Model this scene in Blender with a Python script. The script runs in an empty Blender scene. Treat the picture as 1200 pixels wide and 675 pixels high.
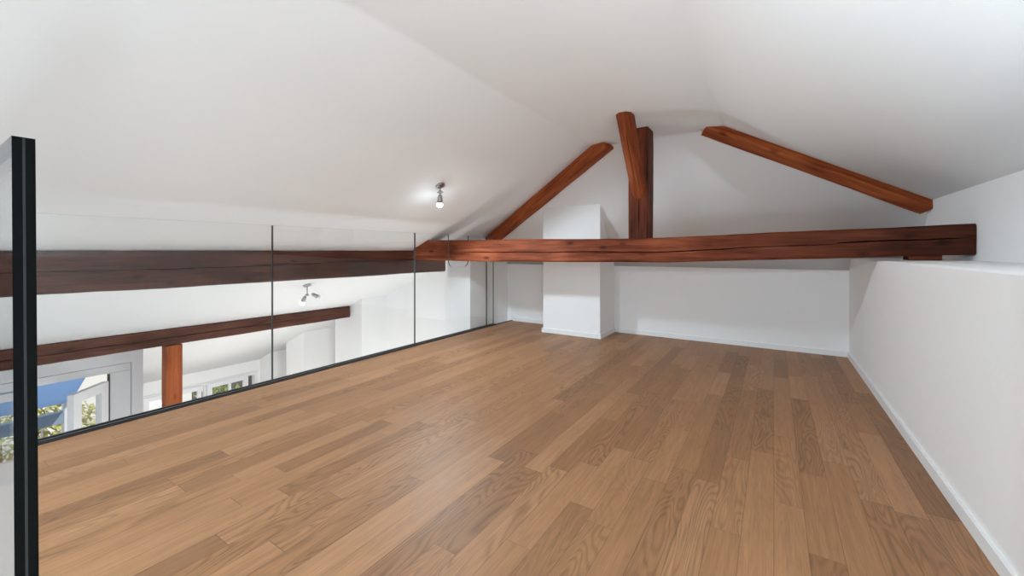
import bpy, bmesh, math, random
from mathutils import Vector, Matrix, noise
C = bpy.context.scene.collection
sc = bpy.context.scene
random.seed(7)

# ------------------------------------------------------------------ camera, sky, lights, exposure
cam = bpy.data.cameras.new('camera')
cam.sensor_width = 36.0
cam.lens = 36.0*476/1200
cam.shift_y = -42.5/1200
cam.clip_start = 0.02
co = bpy.data.objects.new('camera', cam); C.objects.link(co)
co.location = (0, 0, 0.9)
co.rotation_euler = (math.radians(90), 0, math.radians(32.8))
sc.camera = co

w = bpy.data.worlds.new('sky'); sc.world = w; w.use_nodes = True
nt = w.node_tree; bg = nt.nodes['Background']
bg.inputs['Color'].default_value = (0.90, 0.96, 1.0, 1)
bg.inputs['Strength'].default_value = .85

def point(name, loc, energy, radius, col):
    l = bpy.data.lights.new(name, 'POINT'); l.energy = energy; l.shadow_soft_size = radius; l.color = col
    o = bpy.data.objects.new(name, l); C.objects.link(o); o.location = loc
    return o
def spot(name, loc, energy, radius, tilt):
    l = bpy.data.lights.new(name, 'SPOT'); l.energy = energy; l.shadow_soft_size = radius; l.color = (.755, .905, 1)
    l.spot_size = 3.1; l.spot_blend = .25
    o = bpy.data.objects.new(name, l); C.objects.link(o); o.location = loc; o.rotation_euler = (0, tilt, 0)
    return o
COOL = (.72, .895, 1)
# a lamp of the storey below, seen only by its light
point('light_below', (-4.2, 3.0, -2.2), 49, 0.12, (1, .99, .975))
point('light_below', (-6.5, 2.6, -1.5), 9, 0.3, (1, .99, .975))  # added fill that brightens the ceiling by the far window
# added fill lights behind and beside the camera, standing for no known lamp
spot('fill_light', (-2.2, -1.0, 1.25), 150, 0.05, -math.atan(.4877))
point('fill_light', (.4, -.3, .1), 45, 0.15, COOL)
point('fill_light', (.6, .4, 1.0), 12, 0.1, COOL)
sun = bpy.data.lights.new('sun', 'SUN'); sun.energy = 3.2; sun.angle = .01; sun.color = (1, .96, .9)
sun_o = bpy.data.objects.new('sun', sun); C.objects.link(sun_o)
sun_o.rotation_euler = Vector((-.6, -.25, -.75)).to_track_quat('-Z', 'Y').to_euler()

vs = sc.view_settings
vs.view_transform = 'Standard'; vs.look = 'None'; vs.gamma = 1.0; vs.use_curve_mapping = False
vs.exposure = 0.06
sc.cycles.max_bounces = 16; sc.cycles.diffuse_bounces = 10; sc.cycles.transparent_max_bounces = 24

# ------------------------------------------------------------------ materials
def newmat(name):
    m = bpy.data.materials.new(name); m.use_nodes = True
    n = m.node_tree
    return m, n, n.nodes['Principled BSDF']

def plain(name, col, rough=.6, metal=0.0, emit=None, strength=0):
    m, n, b = newmat(name)
    b.inputs['Base Color'].default_value = (*col, 1)
    b.inputs['Roughness'].default_value = rough
    b.inputs['Metallic'].default_value = metal
    if emit:
        b.inputs['Emission Color'].default_value = (*emit, 1)
        b.inputs['Emission Strength'].default_value = strength
    return m

def noisy(name, c0, c1, scale=6, rough=.7, bump=.0, bscale=80, metal=0):
    m, n, b = newmat(name); L = n.links
    tc = n.nodes.new('ShaderNodeTexCoord')
    nz = n.nodes.new('ShaderNodeTexNoise'); nz.inputs['Scale'].default_value = scale; nz.inputs['Detail'].default_value = 4
    L.new(tc.outputs['Object'], nz.inputs['Vector'])
    mx = n.nodes.new('ShaderNodeMix'); mx.data_type = 'RGBA'
    mx.inputs['A'].default_value = (*c0, 1); mx.inputs['B'].default_value = (*c1, 1)
    L.new(nz.outputs['Fac'], mx.inputs['Factor'])
    L.new(mx.outputs['Result'], b.inputs['Base Color'])
    b.inputs['Roughness'].default_value = rough; b.inputs['Metallic'].default_value = metal
    if bump:
        n2 = n.nodes.new('ShaderNodeTexNoise'); n2.inputs['Scale'].default_value = bscale; n2.inputs['Detail'].default_value = 3
        L.new(tc.outputs['Object'], n2.inputs['Vector'])
        bp = n.nodes.new('ShaderNodeBump'); bp.inputs['Strength'].default_value = bump; bp.inputs['Distance'].default_value = .01
        L.new(n2.outputs['Fac'], bp.inputs['Height']); L.new(bp.outputs['Normal'], b.inputs['Normal'])
    return m

def math_node(n, op, a, b=None, c=None):
    k = n.nodes.new('ShaderNodeMath'); k.operation = op
    for i, v in enumerate((a, b, c)):
        if v is None: continue
        if isinstance(v, (int, float)): k.inputs[i].default_value = v
        else: n.links.new(v, k.inputs[i])
    return k.outputs[0]

def timber(name, dark, mid, light, seed=0.0, rough=.6, aged=None):
    """old stained timber; local x runs along the grain"""
    m, n, b = newmat(name); L = n.links
    tc = n.nodes.new('ShaderNodeTexCoord')
    mp = n.nodes.new('ShaderNodeMapping'); mp.inputs['Location'].default_value = (seed, seed*1.7, seed*.6)
    L.new(tc.outputs['Object'], mp.inputs['Vector'])
    def nz(sx, sy, sc_, det, dist=0):
        k = n.nodes.new('ShaderNodeMapping'); k.inputs['Scale'].default_value = (sx, sy, sy)
        L.new(mp.outputs['Vector'], k.inputs['Vector'])
        t = n.nodes.new('ShaderNodeTexNoise'); t.inputs['Scale'].default_value = sc_
        t.inputs['Detail'].default_value = det; t.inputs['Distortion'].default_value = dist
        L.new(k.outputs['Vector'], t.inputs['Vector'])
        return t.outputs['Fac']
    patch = nz(.7, 2.6, 2.2, 4, .5)
    grain = nz(.06, 1, 38, 5, .6)
    fine = nz(.03, 1, 190, 3)
    # knots
    kv = n.nodes.new('ShaderNodeMapping'); kv.inputs['Scale'].default_value = (2.3, 5.0, 5.0)
    L.new(mp.outputs['Vector'], kv.inputs['Vector'])
    vo = n.nodes.new('ShaderNodeTexVoronoi'); vo.inputs['Scale'].default_value = 1.5
    L.new(kv.outputs['Vector'], vo.inputs['Vector'])
    kn = n.nodes.new('ShaderNodeMapRange'); kn.inputs['From Min'].default_value = .03; kn.inputs['From Max'].default_value = .17
    L.new(vo.outputs['Distance'], kn.inputs['Value'])
    f = math_node(n, 'ADD', math_node(n, 'MULTIPLY', patch, .8), math_node(n, 'MULTIPLY', grain, .6))
    f = math_node(n, 'ADD', f, math_node(n, 'MULTIPLY', fine, .3))
    f = math_node(n, 'SUBTRACT', f, .38)
    f = math_node(n, 'MULTIPLY', f, math_node(n, 'MULTIPLY_ADD', kn.outputs['Result'], .6, .4))
    r = n.nodes.new('ShaderNodeValToRGB'); e = r.color_ramp.elements
    e[0].position = .18; e[0].color = (*dark, 1); e[1].position = .72; e[1].color = (*light, 1)
    x = e.new(.46); x.color = (*mid, 1)
    L.new(f, r.inputs['Fac'])
    col = r.outputs['Color']
    if aged:                                   # the old beam head is stained almost black
        sx = n.nodes.new('ShaderNodeSeparateXYZ'); L.new(tc.outputs['Object'], sx.inputs[0])
        ag = n.nodes.new('ShaderNodeMapRange'); ag.inputs['From Min'].default_value = aged[0]; ag.inputs['From Max'].default_value = aged[1]
        ag.inputs['To Max'].default_value = .72
        L.new(math_node(n, 'ADD', sx.outputs['X'], math_node(n, 'MULTIPLY', patch, .5)), ag.inputs['Value'])
        am = n.nodes.new('ShaderNodeMix'); am.data_type = 'RGBA'; am.inputs['B'].default_value = (.012, .005, .003, 1)
        L.new(ag.outputs['Result'], am.inputs['Factor']); L.new(col, am.inputs['A']); col = am.outputs['Result']
    L.new(col, b.inputs['Base Color'])
    b.inputs['Specular IOR Level'].default_value = .12
    b.inputs['Roughness'].default_value = rough
    bp = n.nodes.new('ShaderNodeBump'); bp.inputs['Strength'].default_value = .45; bp.inputs['Distance'].default_value = .004
    L.new(math_node(n, 'ADD', grain, math_node(n, 'MULTIPLY', fine, .6)), bp.inputs['Height'])
    L.new(bp.outputs['Normal'], b.inputs['Normal'])
    return m

def parquet():
    m, n, b = newmat('oak_parquet'); L = n.links
    tc = n.nodes.new('ShaderNodeTexCoord'); sp = n.nodes.new('ShaderNodeSeparateXYZ')
    L.new(tc.outputs['Object'], sp.inputs[0]); X, Y = sp.outputs['X'], sp.outputs['Y']
    W = .088
    xr = math_node(n, 'DIVIDE', X, W); row = math_node(n, 'FLOOR', xr); xf = math_node(n, 'FRACT', xr)
    def wn(a, b_):
        cb = n.nodes.new('ShaderNodeCombineXYZ')
        for i, v in enumerate((a, b_)):
            if isinstance(v, (int, float)): cb.inputs[i].default_value = v
            else: L.new(v, cb.inputs[i])
        k = n.nodes.new('ShaderNodeTexWhiteNoise'); k.noise_dimensions = '3D'; L.new(cb.outputs[0], k.inputs['Vector'])
        return k.outputs['Value'], k.outputs['Color']
    r1, _ = wn(row, 3.3); r2, _ = wn(row, 9.1)
    ln = math_node(n, 'MULTIPLY_ADD', r2, .35, .55)
    yr = math_node(n, 'ADD', math_node(n, 'DIVIDE', Y, ln), math_node(n, 'MULTIPLY', r1, 7.0))
    # some strips are cut shorter: warp the row's own spacing
    yr = math_node(n, 'ADD', yr, math_node(n, 'MULTIPLY', math_node(n, 'SINE', math_node(n, 'MULTIPLY_ADD', yr, 2.1, math_node(n, 'MULTIPLY', r2, 20))), .22))
    idx = math_node(n, 'FLOOR', yr); yf = math_node(n, 'FRACT', yr)
    pv, pc = wn(row, idx)
    ps = n.nodes.new('ShaderNodeSeparateColor'); L.new(pc, ps.inputs[0])
    # grain coordinates, shifted per strip
    cb = n.nodes.new('ShaderNodeCombineXYZ')
    L.new(math_node(n, 'ADD', X, math_node(n, 'MULTIPLY', ps.outputs[0], 13)), cb.inputs[0])
    L.new(math_node(n, 'ADD', Y, math_node(n, 'MULTIPLY', ps.outputs[1], 17)), cb.inputs[1])
    L.new(math_node(n, 'MULTIPLY', pv, 11), cb.inputs[2])
    def nz(sx, sy, sc_, det, dist=0):
        k = n.nodes.new('ShaderNodeMapping'); k.inputs['Scale'].default_value = (sx, sy, 1)
        L.new(cb.outputs[0], k.inputs['Vector'])
        t = n.nodes.new('ShaderNodeTexNoise'); t.inputs['Scale'].default_value = sc_
        t.inputs['Detail'].default_value = det; t.inputs['Distortion'].default_value = dist
        L.new(k.outputs['Vector'], t.inputs['Vector'])
        return t.outputs['Fac']
    fine = nz(1, .035, 260, 4)
    streak = nz(1, .06, 55, 3)
    field = nz(1, .16, 9, 1.5, .4)
    rings = math_node(n, 'SINE', math_node(n, 'MULTIPLY', field, 135))      # flat-sawn figure: contour lines of a slow field
    rings = math_node(n, 'POWER', math_node(n, 'MULTIPLY_ADD', rings, .5, .5), 2.2)
    flat = n.nodes.new('ShaderNodeMapRange'); flat.inputs['From Min'].default_value = .45; flat.inputs['From Max'].default_value = .75
    L.new(ps.outputs[2], flat.inputs['Value'])
    rings = math_node(n, 'MULTIPLY', rings, math_node(n, 'MULTIPLY_ADD', flat.outputs['Result'], .8, .2))
    r = n.nodes.new('ShaderNodeValToRGB'); e = r.color_ramp.elements
    e[0].position = .0; e[0].color = (.27, .136, .066, 1)
    e[1].position = 1.; e[1].color = (.395, .208, .105, 1)
    for p, c in ((.14, (.295, .147, .069)), (.45, (.335, .169, .080)), (.8, (.37, .190, .092))):
        k = e.new(p); k.color = (*c, 1)
    L.new(pv, r.inputs['Fac'])
    d = math_node(n, 'MULTIPLY', math_node(n, 'SUBTRACT', fine, .5), .5)
    d = math_node(n, 'ADD', d, math_node(n, 'MULTIPLY', math_node(n, 'SUBTRACT', streak, .5), .62))
    d = math_node(n, 'SUBTRACT', d, math_node(n, 'MULTIPLY', rings, .27))
    g = math_node(n, 'ADD', d, 1.07)
    # joints
    ex = math_node(n, 'MULTIPLY', math_node(n, 'MINIMUM', xf, math_node(n, 'SUBTRACT', 1., xf)), W)
    ey = math_node(n, 'MULTIPLY', math_node(n, 'MINIMUM', yf, math_node(n, 'SUBTRACT', 1., yf)), ln)
    ed = math_node(n, 'MINIMUM', ex, ey)
    jn = n.nodes.new('ShaderNodeMapRange'); jn.inputs['From Min'].default_value = .0004; jn.inputs['From Max'].default_value = .0014
    jn.inputs['To Min'].default_value = .62; L.new(ed, jn.inputs['Value'])
    g = math_node(n, 'MULTIPLY', g, jn.outputs['Result'])
    mx = n.nodes.new('ShaderNodeVectorMath'); mx.operation = 'SCALE'
    L.new(r.outputs['Color'], mx.inputs[0]); L.new(g, mx.inputs['Scale'])
    L.new(mx.outputs[0], b.inputs['Base Color'])
    L.new(math_node(n, 'MULTIPLY_ADD', streak, .2, .38), b.inputs['Roughness'])
    b.inputs['Specular IOR Level'].default_value = .28
    bp = n.nodes.new('ShaderNodeBump'); bp.inputs['Strength'].default_value = .25; bp.inputs['Distance'].default_value = .0015
    L.new(math_node(n, 'MULTIPLY', math_node(n, 'ADD', fine, 0), jn.outputs['Result']), bp.inputs['Height'])
    L.new(bp.outputs['Normal'], b.inputs['Normal'])
    return m

def glass(name, tint=(1, 1, 1)):
    """clear float glass: Fresnel mirror over straight transmission"""
    m = bpy.data.materials.new(name); m.use_nodes = True; n = m.node_tree; L = n.links
    for x in list(n.nodes): n.nodes.remove(x)
    out = n.nodes.new('ShaderNodeOutputMaterial')
    tr = n.nodes.new('ShaderNodeBsdfTransparent'); tr.inputs['Color'].default_value = (*tint, 1)
    gl = n.nodes.new('ShaderNodeBsdfGlossy'); gl.inputs['Roughness'].default_value = 0.0
    ge = n.nodes.new('ShaderNodeNewGeometry')
    ior = math_node(n, 'SUBTRACT', 1.5, math_node(n, 'MULTIPLY', ge.outputs['Backfacing'], 1.5-1/1.5))
    fr = n.nodes.new('ShaderNodeFresnel'); L.new(ior, fr.inputs['IOR'])
    mx = n.nodes.new('ShaderNodeMixShader')
    L.new(fr.outputs[0], mx.inputs[0]); L.new(tr.outputs[0], mx.inputs[1]); L.new(gl.outputs[0], mx.inputs[2])
    L.new(mx.outputs[0], out.inputs['Surface'])
    return m

M = {}
M['plaster'] = noisy('white_plaster', (.885, .885, .885), (.905, .905, .905), 3, .9, .06, 60)
M['trim'] = noisy('white_paint', (.86, .865, .87), (.89, .895, .90), 8, .45)
M['frame'] = noisy('white_window_paint', (.78, .79, .81), (.82, .83, .85), 8, .4)
M['floor'] = parquet()
M['lowfloor'] = noisy('pale_floor', (.76, .75, .73), (.80, .79, .77), 5, .5)
M['tie'] = timber('stained_tie_beam', (.035, .008, .004), (.20, .048, .020), (.36, .105, .046), 1.3, .6, (-.35, 1.15))
M['post'] = timber('stained_post', (.022, .006, .003), (.12, .028, .013), (.24, .065, .030), 4.1)
M['brace'] = timber('stained_brace', (.05, .010, .004), (.23, .052, .018), (.42, .12, .042), 7.7)
M['rafter'] = timber('stained_rafter', (.08, .016, .005), (.30, .068, .020), (.50, .14, .042), 2.9)
M['purlin'] = timber('stained_purlin', (.022, .008, .006), (.085, .032, .023), (.17, .07, .05), 5.5)
M['timber_post'] = timber('stained_timber_post', (.14, .026, .007), (.33, .075, .020), (.48, .13, .045), 9.2)
M['glass'] = glass('clear_glass', (.992, .997, .994))
M['pane'] = glass('window_glass')
M['edge'] = plain('dark_glass_edge', (.002, .003, .0028), .6); M['edge'].node_tree.nodes['Principled BSDF'].inputs['Specular IOR Level'].default_value = .06
M['edge_grey'] = plain('grey_glass_edge', (.07, .08, .078), .3)
M['bonded'] = bpy.data.materials.new('bonded_glass_face'); M['bonded'].use_nodes = True
_n = M['bonded'].node_tree; _t = _n.nodes.new('ShaderNodeBsdfTransparent'); _n.links.new(_t.outputs[0], _n.nodes['Material Output'].inputs['Surface'])
M['foil'] = plain('laminate_foil_edge', (.010, .011, .011), .7)
M['channel'] = noisy('anthracite_channel', (.018, .019, .021), (.03, .031, .034), 20, .4)
M['chrome'] = plain('brushed_chrome', (.42, .42, .43), .28, 1.0)
M['bulb'] = plain('lit_bulb', (1, 1, 1), .4, 0, (1, .98, .95), 6)
M['awning'] = noisy('blue_awning_cloth', (.50, .68, .93), (.56, .74, .95), 6, .8)
_n = M['awning'].node_tree; _p = _n.nodes['Principled BSDF']; _t = _n.nodes.new('ShaderNodeBsdfTranslucent'); _m = _n.nodes.new('ShaderNodeMixShader')
_n.links.new(_p.inputs['Base Color'].links[0].from_socket, _t.inputs['Color']); _m.inputs[0].default_value = .55
_n.links.new(_p.outputs[0], _m.inputs[1]); _n.links.new(_t.outputs[0], _m.inputs[2]); _n.links.new(_m.outputs[0], _n.nodes['Material Output'].inputs['Surface'])
M['bluegrey'] = noisy('blue_grey_paint', (.22, .32, .42), (.28, .38, .48), 6, .6)
M['rail'] = plain('grey_steel', (.45, .47, .50), .4, .6)
M['leaf'] = noisy('green_leaf', (.10, .17, .035), (.30, .36, .09), 3, .6)
M['leaf2'] = noisy('yellow_green_leaf', (.28, .30, .08), (.55, .52, .22), 3, .6)
M['bark'] = noisy('brown_bark', (.08, .05, .03), (.16, .11, .07), 12, .9, .4)
M['slat'] = noisy('weathered_slat', (.045, .042, .035), (.11, .10, .085), 9, .8)
M['stone'] = noisy('pale_terrace_stone', (.5, .5, .48), (.62, .61, .58), 4, .8)

# ------------------------------------------------------------------ mesh helpers
def obj(name, bm, mat, parent=None, smooth=False):
    me = bpy.data.meshes.new(name)
    bmesh.ops.recalc_face_normals(bm, faces=bm.faces)
    bm.to_mesh(me); bm.free()
    for x in (mat if isinstance(mat, (list, tuple)) else [mat]): me.materials.append(x)
    if smooth:
        for p in me.polygons: p.use_smooth = True
    o = bpy.data.objects.new(name, me); C.objects.link(o)
    if parent is not None: o.parent = parent
    return o
def thing(name, label, cat, loc=(0, 0, 0), rot=(0, 0, 0), group=None):
    o = bpy.data.objects.new(name, None); C.objects.link(o)
    o.location = loc; o.rotation_euler = rot; o.empty_display_size = .05
    o['label'] = label; o['category'] = cat
    if group: o['group'] = group
    return o
def tag(o, label, cat, group=None):
    o['label'] = label; o['category'] = cat
    if group: o['group'] = group
    return o
def struct(o, label, cat):
    o['kind'] = 'structure'; o['label'] = label; o['category'] = cat
    return o
def box(bm, x0, x1, y0, y1, z0, z1, mi=0):
    v = [bm.verts.new((x, y, z)) for x in (x0, x1) for y in (y0, y1) for z in (z0, z1)]
    for q in ((0, 1, 3, 2), (4, 6, 7, 5), (0, 4, 5, 1), (2, 3, 7, 6), (0, 2, 6, 4), (1, 5, 7, 3)):
        f = bm.faces.new([v[i] for i in q]); f.material_index = mi
    return v
def prism(bm, poly, axis, a0, a1, mi=0):
    """extrude a 2D polygon along an axis ('X': poly=(y,z), 'Y': poly=(x,z), 'Z': poly=(x,y))"""
    def pt(p, a):
        return {'X': (a, p[0], p[1]), 'Y': (p[0], a, p[1]), 'Z': (p[0], p[1], a)}[axis]
    A = [bm.verts.new(pt(p, a0)) for p in poly]; B = [bm.verts.new(pt(p, a1)) for p in poly]
    n = len(poly)
    fs = [bm.faces.new(A), bm.faces.new(B[::-1])]
    for i in range(n): fs.append(bm.faces.new((A[i], A[(i+1) % n], B[(i+1) % n], B[i])))
    for f in fs: f.material_index = mi
    return fs
def bevel_all(bm, off, seg=1):
    bmesh.ops.bevel(bm, geom=list(bm.edges), offset=off, segments=seg, affect='EDGES', profile=.5)
def lathe(bm, prof, n=20):
    rings = []
    for r, z in prof:
        rings.append([bm.verts.new((r*math.cos(2*math.pi*i/n), r*math.sin(2*math.pi*i/n), z)) for i in range(n)])
    for a, b in zip(rings, rings[1:]):
        for i in range(n): bm.faces.new((a[i], a[(i+1) % n], b[(i+1) % n], b[i]))
    bm.faces.new(rings[0][::-1]); bm.faces.new(rings[-1])

def beam_mesh(stations, w0, w1, seed, chamfer=.012, wob=.004, cracks=(), per=7, step=.03):
    """a hewn timber along local x. stations: [(x, zlo, zhi)]; y runs from w0 (front) to w1.
    cracks: (face, start, end, height fraction, slope per metre, depth) with face 'front' or 'under' or 'back' """
    x0, x1 = stations[0][0], stations[-1][0]
    n = max(2, int(abs(x1-x0)/step))
    def prof(x):
        for (a, l0, h0), (b, l1, h1) in zip(stations, stations[1:]):
            if min(a, b)-1e-9 <= x <= max(a, b)+1e-9:
                k = (x-a)/(b-a); return l0+(l1-l0)*k, h0+(h1-h0)*k
    bm = bmesh.new(); rings = []
    for i in range(n+1):
        x = x0+(x1-x0)*i/n
        lo, hi = prof(x); H = hi-lo
        c = chamfer*(1+.7*noise.noise((x*2.3+seed, seed, 3)))
        c = max(.003, c)
        pts = []
        def face(p, q, nrm, name):
            ts = [k/(per) for k in range(per+1)]
            cr = [k for k in cracks if k[0] == name]
            extra = {}
            for (nm, s, e, hf, sl, dep) in cr:
                if name in ('front', 'back', 'under'):
                    inside = min(s, e) <= x <= max(s, e)
                    t = hf+sl*(x-s)+.05*noise.noise((x*3+seed, s, 1))+.018*noise.noise((x*17+seed, s, 2))
                    fade = 1.0
                    if inside:
                        fade = min(1, (x-min(s, e))/.12, (max(s, e)-x)/.12)
                    else: fade = 0
                    t = max(.1, min(.9, t))
                    hw = .0058/ max(.05, (Vector(q)-Vector(p)).length)*(.35+.65*fade)*(.7+.8*abs(noise.noise((x*9+seed, s, 5))))
                    d = dep*fade*(.55+.6*abs(noise.noise((x*5+seed, s, 7))))
                    ts = [tt for tt in ts if True]
                    extra[s, hf] = (t, hw, d)
            base = []
            # warp the evenly spaced rows so that each crack has three rows of its own
            for tt in ts: base.append([tt, 0.0])
            for (t, hw, d) in extra.values():
                base += [[t-hw, 0.0], [t, d], [t+hw, 0.0]]
            if extra:
                # keep a constant order: rows left of the first crack squeezed below it, others above
                cs = sorted(extra.values())
                rows = []; lo_t = 0.0; m_ = per+1
                segs = [0.0]+[c_[0] for c_ in cs]+[1.0]
                k_each = max(2, m_//(len(segs)-1))
                for j in range(len(segs)-1):
                    a = segs[j]+(cs[j-1][1] if j > 0 else 0); b = segs[j+1]-(cs[j][1] if j < len(cs) else 0)
                    for q_ in range(k_each+1): rows.append([a+(b-a)*q_/k_each, 0.0])
                    if j < len(cs): rows.append([cs[j][0], cs[j][2]])
                base = rows
            for tt, d in base:
                P_ = Vector(p)+(Vector(q)-Vector(p))*tt
                nn = noise.noise((x*1.7+seed, P_.y*7+seed, P_.z*7))*wob + noise.noise((x*9, P_.y*22+seed, P_.z*22))*wob*.35
                P_ = P_+Vector((0, *nrm))*(nn-d)
                pts.append((x, P_.y, P_.z))
        face((0, w0, lo+c), (0, w0, hi-c), (-1, 0), 'front')
        face((0, w0+c, hi), (0, w1-c, hi), (0, 1), 'top')
        face((0, w1, hi-c), (0, w1, lo+c), (1, 0), 'back')
        face((0, w1-c, lo), (0, w0+c, lo), (0, -1), 'under')
        rings.append([bm.verts.new(p) for p in pts])
    for a, b in zip(rings, rings[1:]):
        m_ = len(a)
        for i in range(m_): bm.faces.new((a[i], a[(i+1) % m_], b[(i+1) % m_], b[i]))
    bm.faces.new(rings[0]); bm.faces.new(rings[-1][::-1])
    return bm

def place_between(o, p0, p1, up=(0, 0, 1)):
    """local x along p0->p1, local z as near `up` as possible; origin at p0"""
    X = (Vector(p1)-Vector(p0)).normalized(); Yv = Vector(up).cross(X).normalized(); Z = X.cross(Yv)
    m = Matrix((X, Yv, Z)).transposed().to_4x4(); m.translation = Vector(p0)
    o.matrix_world = m

# ------------------------------------------------------------------ the setting
XR, XG, YB, Y0, ZC = .54, -2.9, 4.47, -3.5, 1.9
XC0, XC1, KX = -1.44, -.33, -2.87
XU, YH = .95, 3.67
def Lz(X): return ZC+.4877*(X-XC0) if X >= KX else ZC+.4877*(KX-XC0)+.455*(X-KX)
def Rz(X): return ZC-.492*(X-XC1)
def Bz(Y): return ZC-1.45*(Y-YH)
def By(Z): return YH+(ZC-Z)/1.45
LOW = -2.4
YE = -.6     # the landing behind the camera ends here

# loft floor, L-shaped round the stair opening
bm = bmesh.new()
prism(bm, [(XG+.02, .10), (-.95, .10), (-.95, YE), (XR+.02, YE), (XR+.02, YB+.02), (XG+.02, YB+.02)], 'Z', -.02, 0)
fl = struct(obj('floor', bm, M['floor']), 'oak strip parquet floor of the loft gallery', 'floor')
bm = bmesh.new()
prism(bm, [(XG+.02, .10), (-.95, .10), (-.95, YE), (XR+.02, YE), (XR+.02, YB+.02), (XG+.02, YB+.02)], 'Z', -.26, -.0205)
struct(obj('trim_1', bm, M['plaster']), 'white edge and underside of the gallery deck', 'trim')
bm = bmesh.new(); box(bm, -7.9, XR, Y0, YB+.3, LOW-.1, LOW)
struct(obj('floor', bm, M['lowfloor']), 'pale floor of the storey below the gallery', 'floor')

# ceiling
bm = bmesh.new()
def V(x, y, z): return bm.verts.new((x, y, z))
zk = Lz(KX); yk = By(zk); zb = Bz(YB); xb = KX-(zk-zb)/.455
a0, a1 = V(XC0, Y0, ZC), V(XC0, YH, ZC)
b0, b1 = V(XC1, Y0, ZC), V(XC1, YH, ZC)
k0, k1 = V(KX, Y0, zk), V(KX, yk, zk)
r0, r1 = V(XU, Y0, Rz(XU)), V(XU, By(Rz(XU)), Rz(XU))
c1 = V(xb, YB, zb); c2 = V(XU, YB, zb)
XT = -5.6
e0, e1, e2 = V(XT, Y0, Lz(XT)), V(XT, 1.45, Lz(XT)), V(XT, YB, Lz(XT))
g1, g2 = V(-7.8, 1.95, Lz(-7.8)), V(-7.8, YB, Lz(-7.8))
for q in ((a0, b0, b1, a1), (k0, a0, a1, k1), (b0, r0, r1, b1), (a1, b1, r1, c2, c1, k1), (e0, k0, k1, c1, e2, e1), (e1, e2, g2, g1)):
    bm.faces.new(q)
bm.edges.ensure_lookup_table()
soft = [e for e in bm.edges if len(e.link_faces) == 2 and {e.verts[0], e.verts[1]} & {a0, a1, b0, b1} ]
bmesh.ops.recalc_face_normals(bm, faces=bm.faces)
bmesh.ops.bevel(bm, geom=soft, offset=.022, segments=3, affect='EDGES', profile=.5)
ce = obj('ceiling', bm, M['plaster'])
for p in ce.data.polygons: p.use_smooth = True
me = ce.data
if sum(p.normal.z*p.area for p in me.polygons) > 0: me.flip_normals()
so = ce.modifiers.new('thickness', 'SOLIDIFY'); so.thickness = .12; so.offset = -1
try: me.set_sharp_from_angle(angle=math.radians(14))
except Exception: pass
struct(ce, 'white plastered attic ceiling with two slopes and a hipped end', 'ceiling')

# loft back wall (low knee wall), right knee wall with ledge, upper right wall
bm = bmesh.new(); box(bm, XG-.05, XU+.1, YB, YB+.1, -.26, zb+.02)
struct(obj('wall_back', bm, M['plaster']), 'low white wall across the back of the loft', 'wall')
bm = bmesh.new()
prism(bm, [(XR, -.26), (XR, .838), (XR+.008, .846), (XU+.02, .85), (XU+.02, -.26)], 'Y', Y0, YB)
struct(obj('wall_right', bm, M['plaster']), 'white knee wall along the right with a ledge on top', 'wall')
bm = bmesh.new()
box(bm, XU, XU+.12, Y0, YB, .84, Rz(XU)+.03)
struct(obj('wall_upper_right', bm, M['plaster']), 'narrow white wall strip above the right ledge', 'wall')

# chimney breast
bm = bmesh.new(); prism(bm, [(4.02, -.02), (YB, -.02), (YB, zb+.01), (4.02, Bz(4.02)+.01)], 'X', -2.175, -1.508)
struct(obj('wall_chimney', bm, M['plaster']), 'white boxed chimney breast against the back wall', 'wall')

# baseboards
def board(name, segs, label):
    bm = bmesh.new()
    for s in segs: box(bm, *s)
    struct(obj(name, bm, M['trim']), label, 'baseboard')
T, HB = .013, .047
board('baseboard_right', [(XR-T, XR, Y0, YB, 0, HB)], 'white baseboard along the right knee wall')
board('baseboard_back', [(XG+.05, -2.175-T, YB-T, YB, 0, HB), (-1.508+T, XR-T, YB-T, YB, 0, HB)], 'white baseboard along the back wall')
board('baseboard_chimney', [(-2.175-T, -1.508+T, 4.02-T, 4.02, 0, HB), (-1.508, -1.508+T, 4.02, YB, 0, HB), (-2.175-T, -2.175, 4.02, YB, 0, HB)], 'white baseboard round the chimney breast')

# end walls of the open room to the left
def slope_box(bm, x0, x1, y0, y1, z0, extra=.02):
    """block whose top follows the left ceiling slope (and the hip where it is lower)"""
    prism(bm, [(x0, z0), (x1, z0), (x1, Lz(x1)+extra), (x0, Lz(x0)+extra)], 'Y', y0, y1)
bm = bmesh.new()
slope_box(bm, -7.9, -5.03, 4.27, 4.5, LOW)
slope_box(bm, -5.03, -3.05, 4.24, 4.5, LOW)
slope_box(bm, -5.67, -5.03, 3.78, 4.27, LOW)
slope_box(bm, -6.92, -6.40, 3.70, 4.27, LOW)
slope_box(bm, -7.9, -7.42, 3.70, 4.27, LOW)
struct(obj('wall_end', bm, M['plaster']), 'white stepped end wall of the room beyond the glass', 'wall')
bm = bmesh.new(); prism(bm, [(-3.30, LOW), (-2.95, LOW), (-2.95, 1.0), (-3.30, .95)], 'Y', 3.685, 4.47)
struct(obj('wall_pier', bm, M['plaster']), 'white wall pier just beyond the far end of the glass', 'wall')

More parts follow.
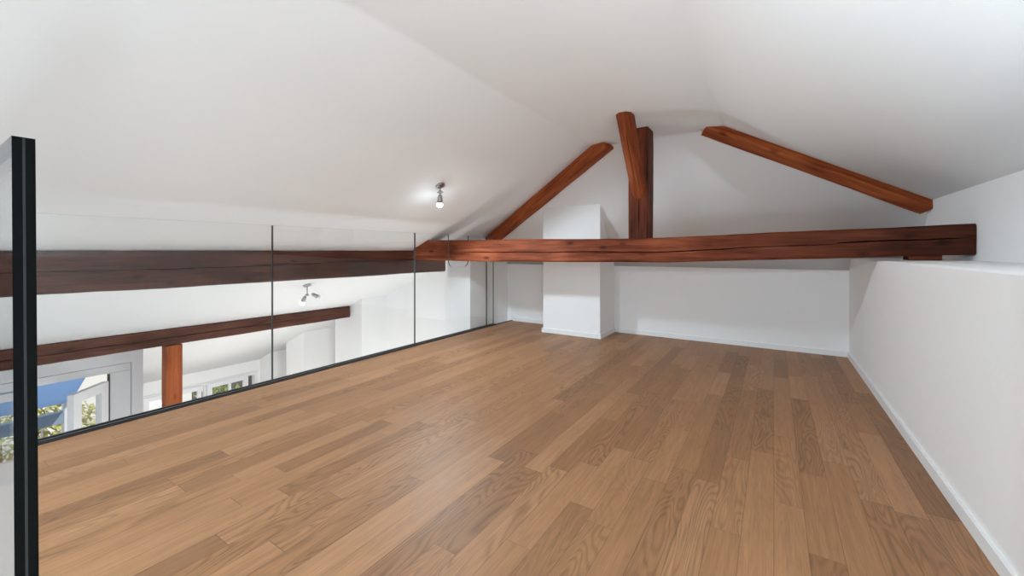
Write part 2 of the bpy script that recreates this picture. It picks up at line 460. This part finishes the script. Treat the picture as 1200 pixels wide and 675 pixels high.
# window walls on the far left
WX = -5.6
bm = bmesh.new()
box(bm, WX-.12, WX, Y0, 1.49, LOW, -1.05)
prism(bm, [(WX-.12, -.225), (WX, -.225), (WX, Lz(WX)+.02), (WX-.12, Lz(WX)+.02)], 'Y', Y0, 1.49)
if True:                                                   # the splayed return wall towards the corner window
    q = [(WX-.12, 1.41), (WX, 1.41), (WX, 1.49), (WX-.08, 1.49), (-7.8, 2.0), (-7.9, 2.0), (-7.9, 1.92)]
    A_ = [bm.verts.new((x, y, LOW)) for x, y in q]; B_ = [bm.verts.new((x, y, Lz(x)+.02)) for x, y in q]
    bm.faces.new(A_); bm.faces.new(B_[::-1])
    for i in range(len(q)): bm.faces.new((A_[i], A_[(i+1) % len(q)], B_[(i+1) % len(q)], B_[i]))
struct(obj('wall_left', bm, M['plaster']), 'white wall around the terrace window on the far left', 'wall')
FX = -7.8
bm = bmesh.new()
box(bm, FX-.1, FX, 1.96, 2.02, LOW, Lz(FX)+.03); box(bm, FX-.1, FX, 3.66, 3.72, LOW, Lz(FX)+.03)
box(bm, FX-.1, FX, 2.02, 3.66, LOW, -2.15); box(bm, FX-.1, FX, 2.02, 3.66, -1.235, Lz(FX)+.03)
struct(obj('wall_far_left', bm, M['plaster']), 'white wall with a two-sash window at the far left end', 'wall')

def ring_frame(bm, x0, x1, ya, yb, za, zb_, t):
    box(bm, x0, x1, ya, ya+t, za, zb_); box(bm, x0, x1, yb-t, yb, za, zb_)
    box(bm, x0, x1, ya+t, yb-t, za, za+t); box(bm, x0, x1, ya+t, yb-t, zb_-t, zb_)

def sash(parent, hinge_y, width, za, zb_, x, stile, angle=0.0, flip=1):
    """a casement: origin on the hinge, width along -y (flip=1) or +y (flip=-1)"""
    bm = bmesh.new()
    ya, yb = (-width, 0) if flip > 0 else (0, width)
    ring_frame(bm, 0, .05, ya, yb, za, zb_, stile)
    o = obj('sash', bm, M['frame'], parent)
    o.location = (x, hinge_y, 0); o.rotation_euler = (0, 0, angle)
    bm = bmesh.new(); box(bm, .02, .03, ya+stile-.005, yb-stile+.005, za+stile-.005, zb_-stile+.005)
    obj('pane', bm, M['pane'], o)
    return o

# window_1: terrace window; right-hand casement stands open into the room
w1 = struct(bpy.data.objects.new('window_1', None), 'white terrace window with one casement open', 'window'); C.objects.link(w1)
bm = bmesh.new()
box(bm, WX-.07, WX+.012, Y0, 1.393, -.315, -.246)          # head
box(bm, WX-.07, WX+.012, 1.24, 1.393, -1.05, -.318)         # right jamb
box(bm, WX-.07, WX+.012, .05, .16, -1.05, -.315)
box(bm, WX-.07, WX+.012, -.72, -.62, -1.05, -.315)
box(bm, WX-.07, WX+.012, Y0, 1.24, -1.12, -1.0)
obj('window_frame', bm, M['frame'], w1)
bm = bmesh.new()
box(bm, WX, WX+.022, 1.40, 1.49, -1.05, -.06); box(bm, WX, WX+.022, Y0, 1.40, -.238, -.12)
obj('casing', bm, M['frame'], w1)
bm = bmesh.new(); box(bm, WX-.01, WX+.014, 1.222, 1.238, -1.0, -.325)
obj('gasket', bm, M['channel'], w1)
s_ = sash(w1, 1.185, .40, -1.0, -.385, WX+.015, .085, math.radians(44))
sash(w1, .16, .52, -1.0, -.33, WX-.03, .07, 0, -1)
sash(w1, -.62, .67, -1.0, -.33, WX-.03, .07, 0, -1)
sash(w1, -1.42, .78, -1.0, -.33, WX-.03, .07, 0, -1)

# window_2: two casements in the far wall
w2 = struct(bpy.data.objects.new('window_2', None), 'white two-sash window in the far left corner', 'window'); C.objects.link(w2)
bm = bmesh.new()
ring_frame(bm, FX-.08, FX+.015, 2.02, 3.66, -2.15, -1.235, .055)
box(bm, FX-.08, FX+.015, 2.83, 2.87, -2.1, -1.28)
obj('window_frame', bm, M['frame'], w2)
sash(w2, 2.075, .745, -2.09, -1.262, FX-.02, .07, 0, -1)
sash(w2, 2.875, .62, -2.09, -1.262, FX-.02, .075, 0, -1)
bm = bmesh.new(); box(bm, FX-.02, FX+.028, 3.195, 3.225, -2.09, -1.30)
obj('glazing_bar', bm, M['frame'], w2)
bm = bmesh.new(); box(bm, FX+.0, FX+.032, 3.503, 3.52, -2.09, -1.30); box(bm, FX+.0, FX+.032, 2.80, 2.812, -2.09, -1.36)
obj('gasket', bm, M['channel'], w2)

# terrace and ground outside
bm = bmesh.new(); box(bm, -8.7, WX-.12, -5, 1.41, LOW-.1, LOW); box(bm, -8.7, -8.55, -5, 1.41, LOW, LOW+.12)
struct(obj('floor', bm, M['stone']), 'pale stone terrace outside the window', 'floor')
bm = bmesh.new(); box(bm, -40, -8.8, -25, 30, -5.2, -5.0)
struct(obj('ground', bm, noisy('pale_paving', (.52, .52, .49), (.66, .65, .62), .8, .9)), 'pale paved ground beyond the terrace', 'ground')

# ------------------------------------------------------------------ old timbers
YF, YK = 3.30, 3.50
st = [(-3.47, .806, 1.034), (-2.4, .802, 1.02), (-.89, .815, 1.006), (-.70, .816, 1.010), (.03, .848, 1.034), (.6, .870, 1.048), (.948, .880, 1.058)]
bm = beam_mesh(st, YF, YK, 1.0, .013, .005, cracks=[('front', -2.75, -1.05, .38, .04, .034), ('front', -1.35, .93, .36, .09, .045)], per=9)
tb = obj('tie_beam', bm, M['tie'])
tag(tb, 'long reddish-brown tie beam crossing the loft, cracked along its face', 'beam')

st = [(0, -.078, .078), (.35, -.080, .078), (.91, -.077, .077)]
bm = beam_mesh(st, -.095, .09, 12.0, .008, .004, cracks=[('back', .02, .5, .45, -.1, .03)], step=.025)
kp = obj('king_post', bm, M['post']); place_between(kp, (-.922, 3.395, 1.007), (-.922, 3.395, 1.905), up=(1, 0, 0))
tag(kp, 'dark brown upright post standing on the tie beam', 'post')

bm = beam_mesh([(-.03, -.062, .055), (.2, -.062, .06), (.76, -.056, .056)], -.06, .055, 21.0, .032, .004, cracks=[('back', .1, .6, .6, -.2, .015)], step=.02)
br = obj('brace', bm, M['brace']); place_between(br, (-.915, 3.345, 1.365), (-.912, 2.915, 1.93), up=(1, 0, 0))
tag(br, 'reddish chamfered brace leaning from the upright post to the ceiling', 'beam')

def rafter(p0, p1, w_, dn, seed, label, up=(0, 0, 1)):
    n_ = (Vector(p1)-Vector(p0)).length
    bm = beam_mesh([(0, -dn, .03), (n_, -dn, .03)], -w_/2, w_/2, seed, .008, .003, step=.04)
    o = obj('rafter', bm, M['rafter']); place_between(o, p0, p1, up)
    tag(o, label, 'beam')
    return o
rafter((-1.30, 3.63, 1.93), (-3.06, 4.22, 1.055), .125, .085, 31, 'orange-brown sloping rafter running down left of the upright post')
rafter((-.46, 3.66, 1.95), (.955, 4.13, 1.262), .13, .08, 44, 'orange-brown sloping rafter running down to the right wall', (0, .28, .96))

def follow_slope(bm, yf, depth):
    """tilt the top face of a purlin to lie along the ceiling slope"""
    lo = min(v.co.z for v in bm.verts); hi = max(v.co.z for v in bm.verts)
    for v in bm.verts: v.co.z -= .455*max(0, v.co.y-yf)*(v.co.z-lo)/(hi-lo)
bm = beam_mesh([(-3.4, .655, .912), (1.6, .65, .912), (3.87, .65, .912)], -.20, 0.0, 55, .012, .006, cracks=[('front', -2.2, 1.9, .5, .0, .035), ('front', 1.6, 3.6, .56, .02, .03)], per=9, step=.04)
follow_slope(bm, -.20, .20)
pu = obj('purlin', bm, M['purlin']); pu.rotation_euler = (0, 0, math.radians(90)); pu.location = (-3.5-.20, 0, 0)
tag(pu, 'thick dark brown beam under the ceiling just beyond the glass', 'beam')
bm = beam_mesh([(-3.4, -.075, .102), (1.6, -.075, .102), (3.76, -.07, .102)], -.18, 0.0, 66, .01, .005, cracks=[('front', -2.2, 3.6, .5, -.01, .03)], per=9, step=.04)
follow_slope(bm, -.18, .18)
pu2 = obj('purlin', bm, M['purlin']); pu2.rotation_euler = (0, 0, math.radians(90)); pu2.location = (-5.46, 0, 0)
tag(pu2, 'thinner brown beam lower down the slope, carried by an orange post', 'beam')

bm = beam_mesh([(0, -.07, .07), (2.318, -.07, .07)], -.068, .068, 71, .006, .002, step=.06)
tp = obj('timber_post', bm, M['timber_post']); place_between(tp, (-5.355, 1.666, LOW), (-5.355, 1.666, -.08), up=(1, 0, 0))
tag(tp, 'orange-brown upright post under the lower beam beyond the glass', 'post')

bm = beam_mesh([(0, 0, .036), (.142, 0, .036)], 0, .13, 81, .004, .006, step=.012)
tbk = obj('timber_block', bm, M['post']); tbk.location = (.68, 3.335, .8485)
tag(tbk, 'small dark packing block between the tie beam and the right ledge', 'block')

# ------------------------------------------------------------------ frameless glass balustrade
def pane_obj(name, poly, axis, a0, a1, parent, outer=0, edge='edge'):
    """a glass ply: faces across the thickness are clear, the cut edges are dark"""
    bm = bmesh.new(); fs = prism(bm, poly, axis, a0, a1, 1)
    fs[outer].material_index = 0; fs[1-outer].material_index = 2      # the face bonded to the foil does not mirror
    return obj(name, bm, [M['glass'], M[edge], M['bonded']], parent)
def panel(poly, axis, a, label, tply=.0105, foil=.0025, origin=(0, 0, 0), edge='edge_grey'):
    p = thing('glass_panel', label, 'glass panel', origin, group='glass balustrade panels')
    off = {'X': Vector((1, 0, 0)), 'Y': Vector((0, 1, 0))}[axis]
    o1 = pane_obj('pane', poly, axis, a, a+tply, p, 0, edge)
    o2 = pane_obj('pane', poly, axis, a+tply+foil, a+2*tply+foil, p, 1, edge)
    # the laminating foil shows only as a paler line in the cut edge
    bm = bmesh.new(); n_ = len(poly)
    def pt(q, s): return (s, q[0], q[1]) if axis == 'X' else (q[0], s, q[1])
    A = [bm.verts.new(pt(q, a+tply)) for q in poly]; B = [bm.verts.new(pt(q, a+tply+foil)) for q in poly]
    for i in range(n_): bm.faces.new((A[i], A[(i+1) % n_], B[(i+1) % n_], B[i]))
    o3 = obj('foil_edge', bm, M['foil'], p); o3['label'] = 'grey laminate line in the glass edge'
    for o in (o1, o2, o3): o.location = -Vector(origin)
    return p
GT, GB = 1.082, -.16
G = .003
XA = XG-.018
panel([(-2.86, GB), (-.955, GB), (-1.003, GT), (-2.86, GT)], 'Y', .110, 'nearest glass panel, seen along its thick black edge at far left', .0108, .003, (-1.9, .122, 0), 'edge')
panel([(.14, GB), (1.461-G, GB), (1.461-G, GT), (.14, GT)], 'X', XA, 'glass railing panel nearest the black-edged one, in front of the windows', .0060, .0015, (XG, .8, 0))
panel([(1.461+G, GB), (2.785-G, GB), (2.785-G, GT), (1.461+G, GT)], 'X', XA, 'glass railing panel in front of the lower ceiling spotlight', .0060, .0015, (XG, 2.12, 0))
n0, n1, nz_ = 3.268, 3.60, .735
arc = []
rr = .07
for k in range(7):
    a_ = math.pi*k/12; arc.append((n1-rr+rr*math.cos(a_), nz_+rr-rr*math.sin(a_)))
for k in range(7):
    a_ = math.pi/2+math.pi*k/12; arc.append((n0+rr+rr*math.cos(a_), nz_+rr-rr*math.sin(a_)))
panel([(2.785+G, GB), (3.95-G, GB), (3.95-G, GT), (n1, GT)]+arc+[(n0, GT), (2.785+G, GT)], 'X', XA, 'notched glass railing panel that the tie beam passes through', .0060, .0015, (XG, 3.4, 0))
panel([(3.95+G, GB), (4.09, GB), (4.09, GT), (3.95+G, GT)], 'X', XA, 'narrow last strip of glass railing beside the white pier', .0060, .0015, (XG, 4.02, 0))

bm = bmesh.new()
box(bm, XG-.034, XG-.0235, .10, 4.10, -.2, .012); box(bm, XG+.0, XG+.018, .10, 4.10, -.2, .012); box(bm, XG-.034, XG+.018, .10, 4.10, -.22, -.2)
box(bm, XG+.002, XG+.03, .142, YB, .0, .006)
tag(obj('base_channel', bm, M['channel']), 'dark metal channel holding the glass railing along the floor edge', 'channel')
bm = bmesh.new()
box(bm, -2.86, -.955, .099, .109, -.2, .01); box(bm, -2.86, -.955, .1355, .1405, -.2, .01); box(bm, -2.86, -.955, .099, .1405, -.22, -.2)
tag(obj('base_channel', bm, M['channel']), 'dark metal channel under the nearest black-edged glass panel', 'channel')

# ------------------------------------------------------------------ ceiling spotlights
def head(parent, loc, tilt, lit):
    """spot head: local -z is the beam; part > sub-part"""
    bm = bmesh.new(); lathe(bm, [(.006, .0), (.013, -.004), (.019, -.018), (.021, -.040), (.024, -.072), (.022, -.072)])
    h_ = obj('spot_head', bm, M['chrome'], parent, True); h_.location = loc; h_.rotation_euler = tilt
    bm = bmesh.new(); lathe(bm, [(.012, -.060), (.0215, -.070), (.026, -.084), (.026, -.096), (.018, -.106), (.006, -.109)])
    obj('bulb', bm, M['bulb'] if lit else M['trim'], h_, True)
    return h_
def spotlight(loc, label, slope, heads, stem=.045, rod=.0):
    s = thing('spotlight', label, 'spotlight', loc, group='ceiling spotlights')
    bm = bmesh.new(); lathe(bm, [(.040, .012), (.040, -.006), (.034, -.012), (.012, -.014)], 28)
    p = obj('ceiling_plate', bm, M['chrome'], s, True); p.rotation_euler = (0, -slope, 0)
    bm = bmesh.new(); lathe(bm, [(.006, -.005), (.006, -stem)], 12)
    obj('stem', bm, M['chrome'], s, True)
    bm = bmesh.new(); bmesh.ops.create_uvsphere(bm, u_segments=16, v_segments=10, radius=.016); bmesh.ops.translate(bm, verts=bm.verts, vec=(0, 0, -stem-.006))
    box(bm, -.03, .03, -.005, .005, -stem-.014, -stem-.002)
    obj('joint', bm, M['chrome'], s)
    for l_, t_, lit in heads:
        bm = bmesh.new(); 
        h_ = head(s, l_, t_, lit)
    return s
s1 = spotlight((-2.345, 2.53, Lz(-2.345)-.004), 'lit ceiling spotlight on the left slope above the glass railing', math.atan(.4877),
               [((0, 0, -.075), (math.radians(2), math.radians(6), 0), True)], .05)
spot('spot_light', (-2.36, 2.53, Lz(-2.36)-.215), 50, .03, -math.atan(.4877))
point('spot_light', (-2.36, 2.53, Lz(-2.36)-.215), 1.0, .03, COOL)
s2 = spotlight((-4.34, 2.55, Lz(-4.34)-.004), 'twin-headed ceiling spotlight hanging below the thick beam, seen through glass', math.atan(.455),
               [((-.012, -.012, -.118), (math.radians(-16), math.radians(16), 0), True), ((.04, .03, -.095), (math.radians(60), math.radians(10), 0), False)], .10)

# ------------------------------------------------------------------ outside the windows
aw = thing('awning', 'blue awning on white posts over the terrace outside the window', 'awning', (-7.5, 0, LOW))
bm = bmesh.new(); prism(bm, [(.0, 1.40), (.02, 1.40), (.9, 1.95), (.88, 1.97), (.0, 1.56)], 'Y', -4, 1.30)
obj('cloth', bm, M['awning'], aw)
bm = bmesh.new(); box(bm, -.05, .05, -4, 1.25, 1.16, 1.30)
obj('crossbar', bm, M['bluegrey'], aw)
for yy in (1.25, -1.2):
    bm = bmesh.new(); box(bm, -.06, .06, yy-.02, yy+.10, 0, 1.5); bevel_all(bm, .006)
    obj('post', bm, M['frame'], aw)
rl = thing('railing', 'grey steel terrace railing outside the window', 'railing', (-8.5, -1.5, LOW))
bm = bmesh.new(); box(bm, -.025, .025, -3.4, 2.88, .90, .94)
obj('handrail', bm, M['rail'], rl)
for k in range(32):
    bm = bmesh.new(); y_ = -3.3+k*.2; box(bm, -.008, .008, y_-.008, y_+.008, .0, .90)
    obj('baluster', bm, M['rail'], rl)

def leafy(name, loc, R_, H_, n_, seed, mat, label, trunk=1.5):
    rnd = random.Random(seed)
    t = thing(name, label, 'shrub' if name == 'shrub' else 'tree', loc, group='greenery outside the windows')
    bm = bmesh.new()
    for _ in range(n_):
        a_ = rnd.uniform(0, 2*math.pi); u_ = rnd.uniform(-1, 1); r_ = rnd.uniform(.45, 1)**.5
        s_ = math.sqrt(1-u_*u_)
        c_ = Vector((R_*r_*s_*math.cos(a_), R_*r_*s_*math.sin(a_), trunk+H_/2+H_/2*r_*u_))
        c_ += Vector((rnd.gauss(0, .08), rnd.gauss(0, .08), rnd.gauss(0, .08)))
        L_ = rnd.uniform(.05, .12); q_ = Matrix.Rotation(rnd.uniform(0, 6.28), 3, 'Z') @ Matrix.Rotation(rnd.uniform(-1.2, 1.2), 3, 'X')
        vs_ = [bm.verts.new(c_+q_ @ Vector(v)) for v in ((0, -L_, 0), (L_*.45, 0, .02), (0, L_, 0), (-L_*.45, 0, .02))]
        bm.faces.new(vs_)
    obj('foliage', bm, M[mat], t)
    bm = bmesh.new(); lathe(bm, [(.09, 0), (.07, trunk*.6), (.05, trunk+.3*H_), (.02, trunk+.75*H_)], 10)
    obj('trunk', bm, M['bark'], t)
    return t
GZ = -5.0
leafy('tree', (-12.5, 1.7, GZ), 1.1, 2.1, 1700, 1, 'leaf2', 'pale yellow-green tree behind the terrace railing', .8)
leafy('tree', (-13.5, -1.1, GZ), 1.25, 2.3, 1700, 2, 'leaf', 'green tree left of the yellow-green one beyond the terrace', .7)
leafy('tree', (-12.0, -4.0, GZ), 1.25, 2.2, 1500, 3, 'leaf', 'leftmost green tree beyond the terrace', .7)
leafy('shrub', (-9.9, 3.1, GZ), .45, 1.75, 1100, 4, 'leaf2', 'tall pale shrub outside the left sash of the far window', 1.0)
leafy('shrub', (-10.5, 4.1, GZ), .45, 1.85, 1100, 5, 'leaf', 'dark green shrub in front of the slatted fence', 1.0)
fe = thing('fence', 'dark slatted garden fence outside the far window', 'fence', (-11.2, 4.6, GZ))
for k in range(16):
    bm = bmesh.new(); y_ = -.75+k*.11; box(bm, -.015, .015, y_, y_+.104, 0, 2.75)
    obj('slat', bm, M['slat'], fe)
for z_ in (.5, 2.4):
    bm = bmesh.new(); box(bm, -.05, -.016, -.78, 1.02, z_, z_+.09)
    obj('crossrail', bm, M['slat'], fe)
